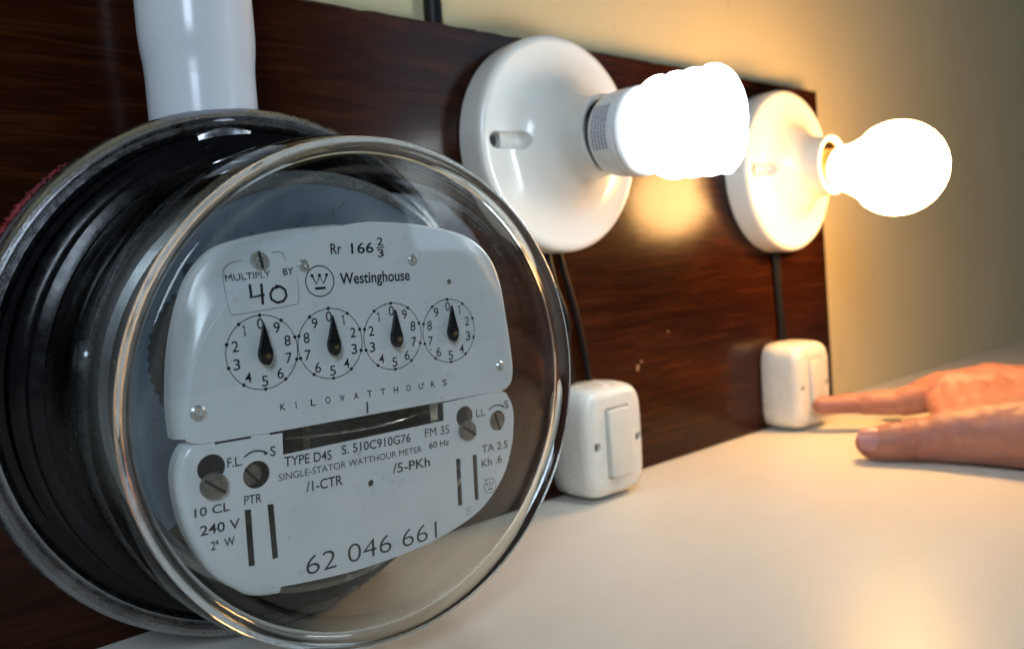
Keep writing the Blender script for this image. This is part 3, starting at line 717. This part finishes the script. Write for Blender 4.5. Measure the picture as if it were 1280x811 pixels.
deep_screw(-.0503, -.0216, .0040, -.0004, .7); deep_screw(.0427, -.0222, .0036, -.0004, .6)
deep_screw(-.0375, -.0218, .0037, .0050, .9); deep_screw(.0577, -.0218, .0036, .0018, 1.3)

# --- glass cover
wall_o = smooth_prof([(.0850, -.0440), (.0846, -.0500), (.0842, -.060), (.0835, -.072), (.0826, -.085), (.0817, -.0950), (.0808, -.1005), (.0797, -.1035)], 4)
wall_i = smooth_prof([(.0772, -.1025), (.0782, -.0990), (.0796, -.085), (.0806, -.070), (.0814, -.055), (.0820, -.0440)], 4)
lathe('glass_cover', wall_o + wall_i, m_glass, meter, 192, closed=True)
front_o = smooth_prof([(.0750, -.1050), (.0735, -.1068), (.0712, -.1074), (.0688, -.1066), (.0668, -.1066), (.062, -.1080), (.052, -.1096), (.036, -.1112), (.018, -.1120), (0, -.1123)], 4)
front_i = smooth_prof([(.0, -.1097), (.018, -.1094), (.036, -.1086), (.052, -.1070), (.062, -.1054), (.0680, -.1040), (.0712, -.1046), (.0735, -.1040)], 4)
lathe('glass_front', front_o + front_i, m_glass, meter, 192, closed=False)
rim = []
for k in range(20):
    a = 2 * PI * k / 20; u, v_ = .0032 * math.cos(a), .0014 * math.sin(a)
    rim.append((.0771 + u * .68 + v_ * .73, -.1050 - u * .73 + v_ * .68))
lathe('glass_rim', rim, m_rim, meter, 192, closed=True)

# ------------------------------------------------------------------ the hand
CH = {
    'index': [(-.0888, -.0378, .0188, .0062), (-.0752, -.0571, .0199, .0078), (-.0661, -.0806, .021, .0090), (-.0576, -.1134, .0293, .0125), (-.0458, -.1549, .0297, .0165), (-.0311, -.1966, .0267, .021)],
    'middle': [(-.0341, -.0608, .0160, .0066), (-.0296, -.0748, .0204, .0076), (-.0241, -.0919, .0289, .0088), (-.028, -.1239, .031, .0125), (-.0208, -.1566, .028, .016), (-.007, -.1954, .0235, .02)],
    'ring': [(.0124, -.0753, .0068, .0068), (.0071, -.0832, .0132, .0074), (.0074, -.0997, .0222, .0086), (.0038, -.1281, .0236, .0118), (.006, -.1604, .0219, .015), (.0088, -.1962, .0202, .019)],
    'pinky': [(.0427, -.0883, .0060, .006), (.0374, -.0964, .0094, .0066), (.04, -.1087, .0139, .0075), (.0326, -.1351, .0164, .0108), (.0273, -.1663, .0175, .014), (.0186, -.1983, .0191, .018)],
    'thumb': [(-.1452, -.0994, .0106, .0092), (-.1424, -.1046, .0110, .0109), (-.1346, -.1186, .0130, .0126), (-.1300, -.1290, .0148, .0130), (-.1247, -.1431, .0172, .0158), (-.1181, -.1759, .0206, .0200), (-.0602, -.2028, .0243, .024)],
    'web_a': [(-.0600, -.1045, .0262, .0090), (-.0930, -.1230, .0178, .0080), (-.1262, -.1390, .0150, .0100)],
    'web_b': [(-.0576, -.1134, .0285, .0115), (-.0900, -.1330, .0190, .0105), (-.1240, -.1460, .0158, .0130)],
    'web_c': [(-.0540, -.1260, .0280, .0130), (-.0900, -.1450, .0205, .0130), (-.1220, -.1560, .0170, .0150)],
    'web_d': [(-.0500, -.1400, .0280, .0140), (-.0880, -.1570, .0220, .0150), (-.1200, -.1660, .0188, .0170)],
    'web_e': [(-.0458, -.1549, .0280, .0150), (-.0800, -.1680, .0250, .0180), (-.0600, -.1900, .0250, .0200)],
    'back': [(-.0470, -.1400, .0300, .0140), (-.0280, -.1400, .0300, .0140), (-.0090, -.1430, .0260, .0140), (.0150, -.1500, .0200, .0130)],
    'heel': [(-.0325, -.1681, .0185, .018), (-.0163, -.2012, .0243, .024)],
    'palm': [(-.118, -.176, .0200, .018), (-.046, -.155, .0240, .018), (.006, -.160, .019, .015)],
    'wrist_a': [(-.0602, -.2028, .0253, .0235), (.0186, -.2083, .0215, .0205)],
    'fore_a': [(-.0500, -.2080, .0263, .0240), (-.0260, -.2850, .0320, .0240), (.0000, -.3700, .0380, .030), (.0300, -.4700, .0450, .038)],
    'fore_b': [(.0050, -.2080, .0233, .0215), (.0180, -.2850, .0300, .0230), (.0350, -.3700, .0370, .030), (.0500, -.4700, .0440, .038)],
}
bm = bmesh.new()
def sphere_at(bm, p_, r):
    bmesh.ops.create_icosphere(bm, subdivisions=3, radius=r, matrix=Matrix.Translation(p_))
def cone_between(bm, p_, q, r0, r1, seg=24):
    d = (q - p_); L = d.length
    if L < 1e-6: return
    rot = d.to_track_quat('Z', 'Y').to_matrix().to_4x4()
    s = (r0 - r1) / L; c_ = math.sqrt(max(0, 1 - s * s))
    bmesh.ops.create_cone(bm, cap_ends=True, segments=seg, radius1=r0 * c_, radius2=r1 * c_, depth=L + s * (r1 - r0), matrix=Matrix.Translation(p_ + d.normalized() * (s * r0 + (L + s * (r1 - r0)) / 2)) @ rot)
for nme, pts in CH.items():
    for i, (x, y, z, r) in enumerate(pts):
        sphere_at(bm, Vector((x, y, z)), r)
        if i: cone_between(bm, Vector(pts[i - 1][:3]), Vector((x, y, z)), pts[i - 1][3], r)
me = bpy.data.meshes.new('hand'); bm.to_mesh(me); bm.free()
person = link('person', me, m_skin)
md = person.modifiers.new('r', 'REMESH'); md.mode = 'VOXEL'; md.voxel_size = .0009
md = person.modifiers.new('s', 'SMOOTH'); md.factor = .6; md.iterations = 14
bake(person); person.data.shade_smooth()
for v_ in person.data.vertices:      # nothing sinks into the table
    if v_.co.z < .0004: v_.co.z = .0004
# uneven flesh: knuckles, tendons and pads
nrm_ = [v_.normal.copy() for v_ in person.data.vertices]; crds = [v_.co.copy() for v_ in person.data.vertices]
for vi, co in enumerate(crds):
    n_ = noise.noise(co * 70) * .0009 + noise.noise(co * 170) * .00045
    if co.z > .002: co += nrm_[vi] * n_
    for kc, kr, kh in (((-.0576, -.1134, .043), .013, .0022), ((-.0280, -.1239, .044), .013, .0022), ((.0038, -.1281, .036), .012, .0018), ((-.0661, -.0806, .030), .008, .0010)):
        d = (co - Vector(kc)).length
        if d < kr * 2: co.z += kh * math.exp(-(d / kr) ** 2 * 1.6)
person.data.vertices.foreach_set('co', [c_ for co in crds for c_ in co])
# joint creases pressed into the skin
def crease(me, c_, axis, depth, width, R_):
    c_ = Vector(c_); axis = Vector(axis).normalized()
    for v_ in me.vertices:
        d = v_.co - c_
        if d.length < R_:
            t = d.dot(axis) + .0006 * noise.noise(v_.co * 300)
            rad = d - axis * d.dot(axis)
            if rad.length > 1e-6: v_.co -= rad.normalized() * depth * math.exp(-(t / width) ** 2)
tdir = Vector((-.1446, -.1004, .0108)) - Vector((-.1346, -.1186, .0122))
for off, dp in ((-.0012, .0015), (.0014, .0014), (-.0038, .0010), (.0042, .0009), (.0066, .0005)):
    crease(person.data, Vector((-.1356, -.1168, .0120)) + tdir.normalized() * off, tdir, dp, .0007, .0155)
idir = Vector((-.0888, -.0378, .0188)) - Vector((-.0752, -.0571, .0199))
for off in (-.0006, .0010): crease(person.data, Vector((-.0752, -.0571, .0199)) + idir.normalized() * off, idir, .0005, .0007, .011)
idir2 = Vector((-.0752, -.0571, .0199)) - Vector((-.0661, -.0806, .021))
for off in (-.0012, .0006, .0022): crease(person.data, Vector((-.0661, -.0806, .021)) + idir2.normalized() * off, idir2, .0006, .0008, .0125)
tag(person, 'bare right hand reaching in from the right, index finger pressing the farther switch', 'hand')
# thumbnail: a curved shell on the side of the thumb that faces the camera
tp = Vector((-.1446, -.1004, .0108)); ax = tdir.normalized()
face = Vector((-.93, -.40, .62)); face = (face - ax * face.dot(ax)).normalized(); side = ax.cross(face)
bm = bmesh.new(); grid = []
NU, NV = 14, 12
for i in range(NU + 1):
    u = -1 + 2 * i / NU; row = []
    for j in range(NV + 1):
        v_ = -1 + 2 * j / NV; k_ = (1 - .22 * max(0, v_) ** 2) if True else 1
        # rounded outline
        uu = u * math.sqrt(1 - .5 * v_ * v_ * .55); vv = v_ * math.sqrt(1 - .5 * u * u * .55)
        ang = uu * .78; rr = .01035 - .0011 * max(0, vv) ** 2
        row.append(bm.verts.new(tp + ax * (.0018 + vv * .0068) + rr * (math.cos(ang) * face + math.sin(ang) * side)))
    grid.append(row)
for i in range(NU):
    for j in range(NV): bm.faces.new((grid[i][j], grid[i + 1][j], grid[i + 1][j + 1], grid[i][j + 1]))
geom = bmesh.ops.solidify(bm, geom=bm.faces[:], thickness=.0005)
from_bm('thumbnail', bm, m_nail, person)
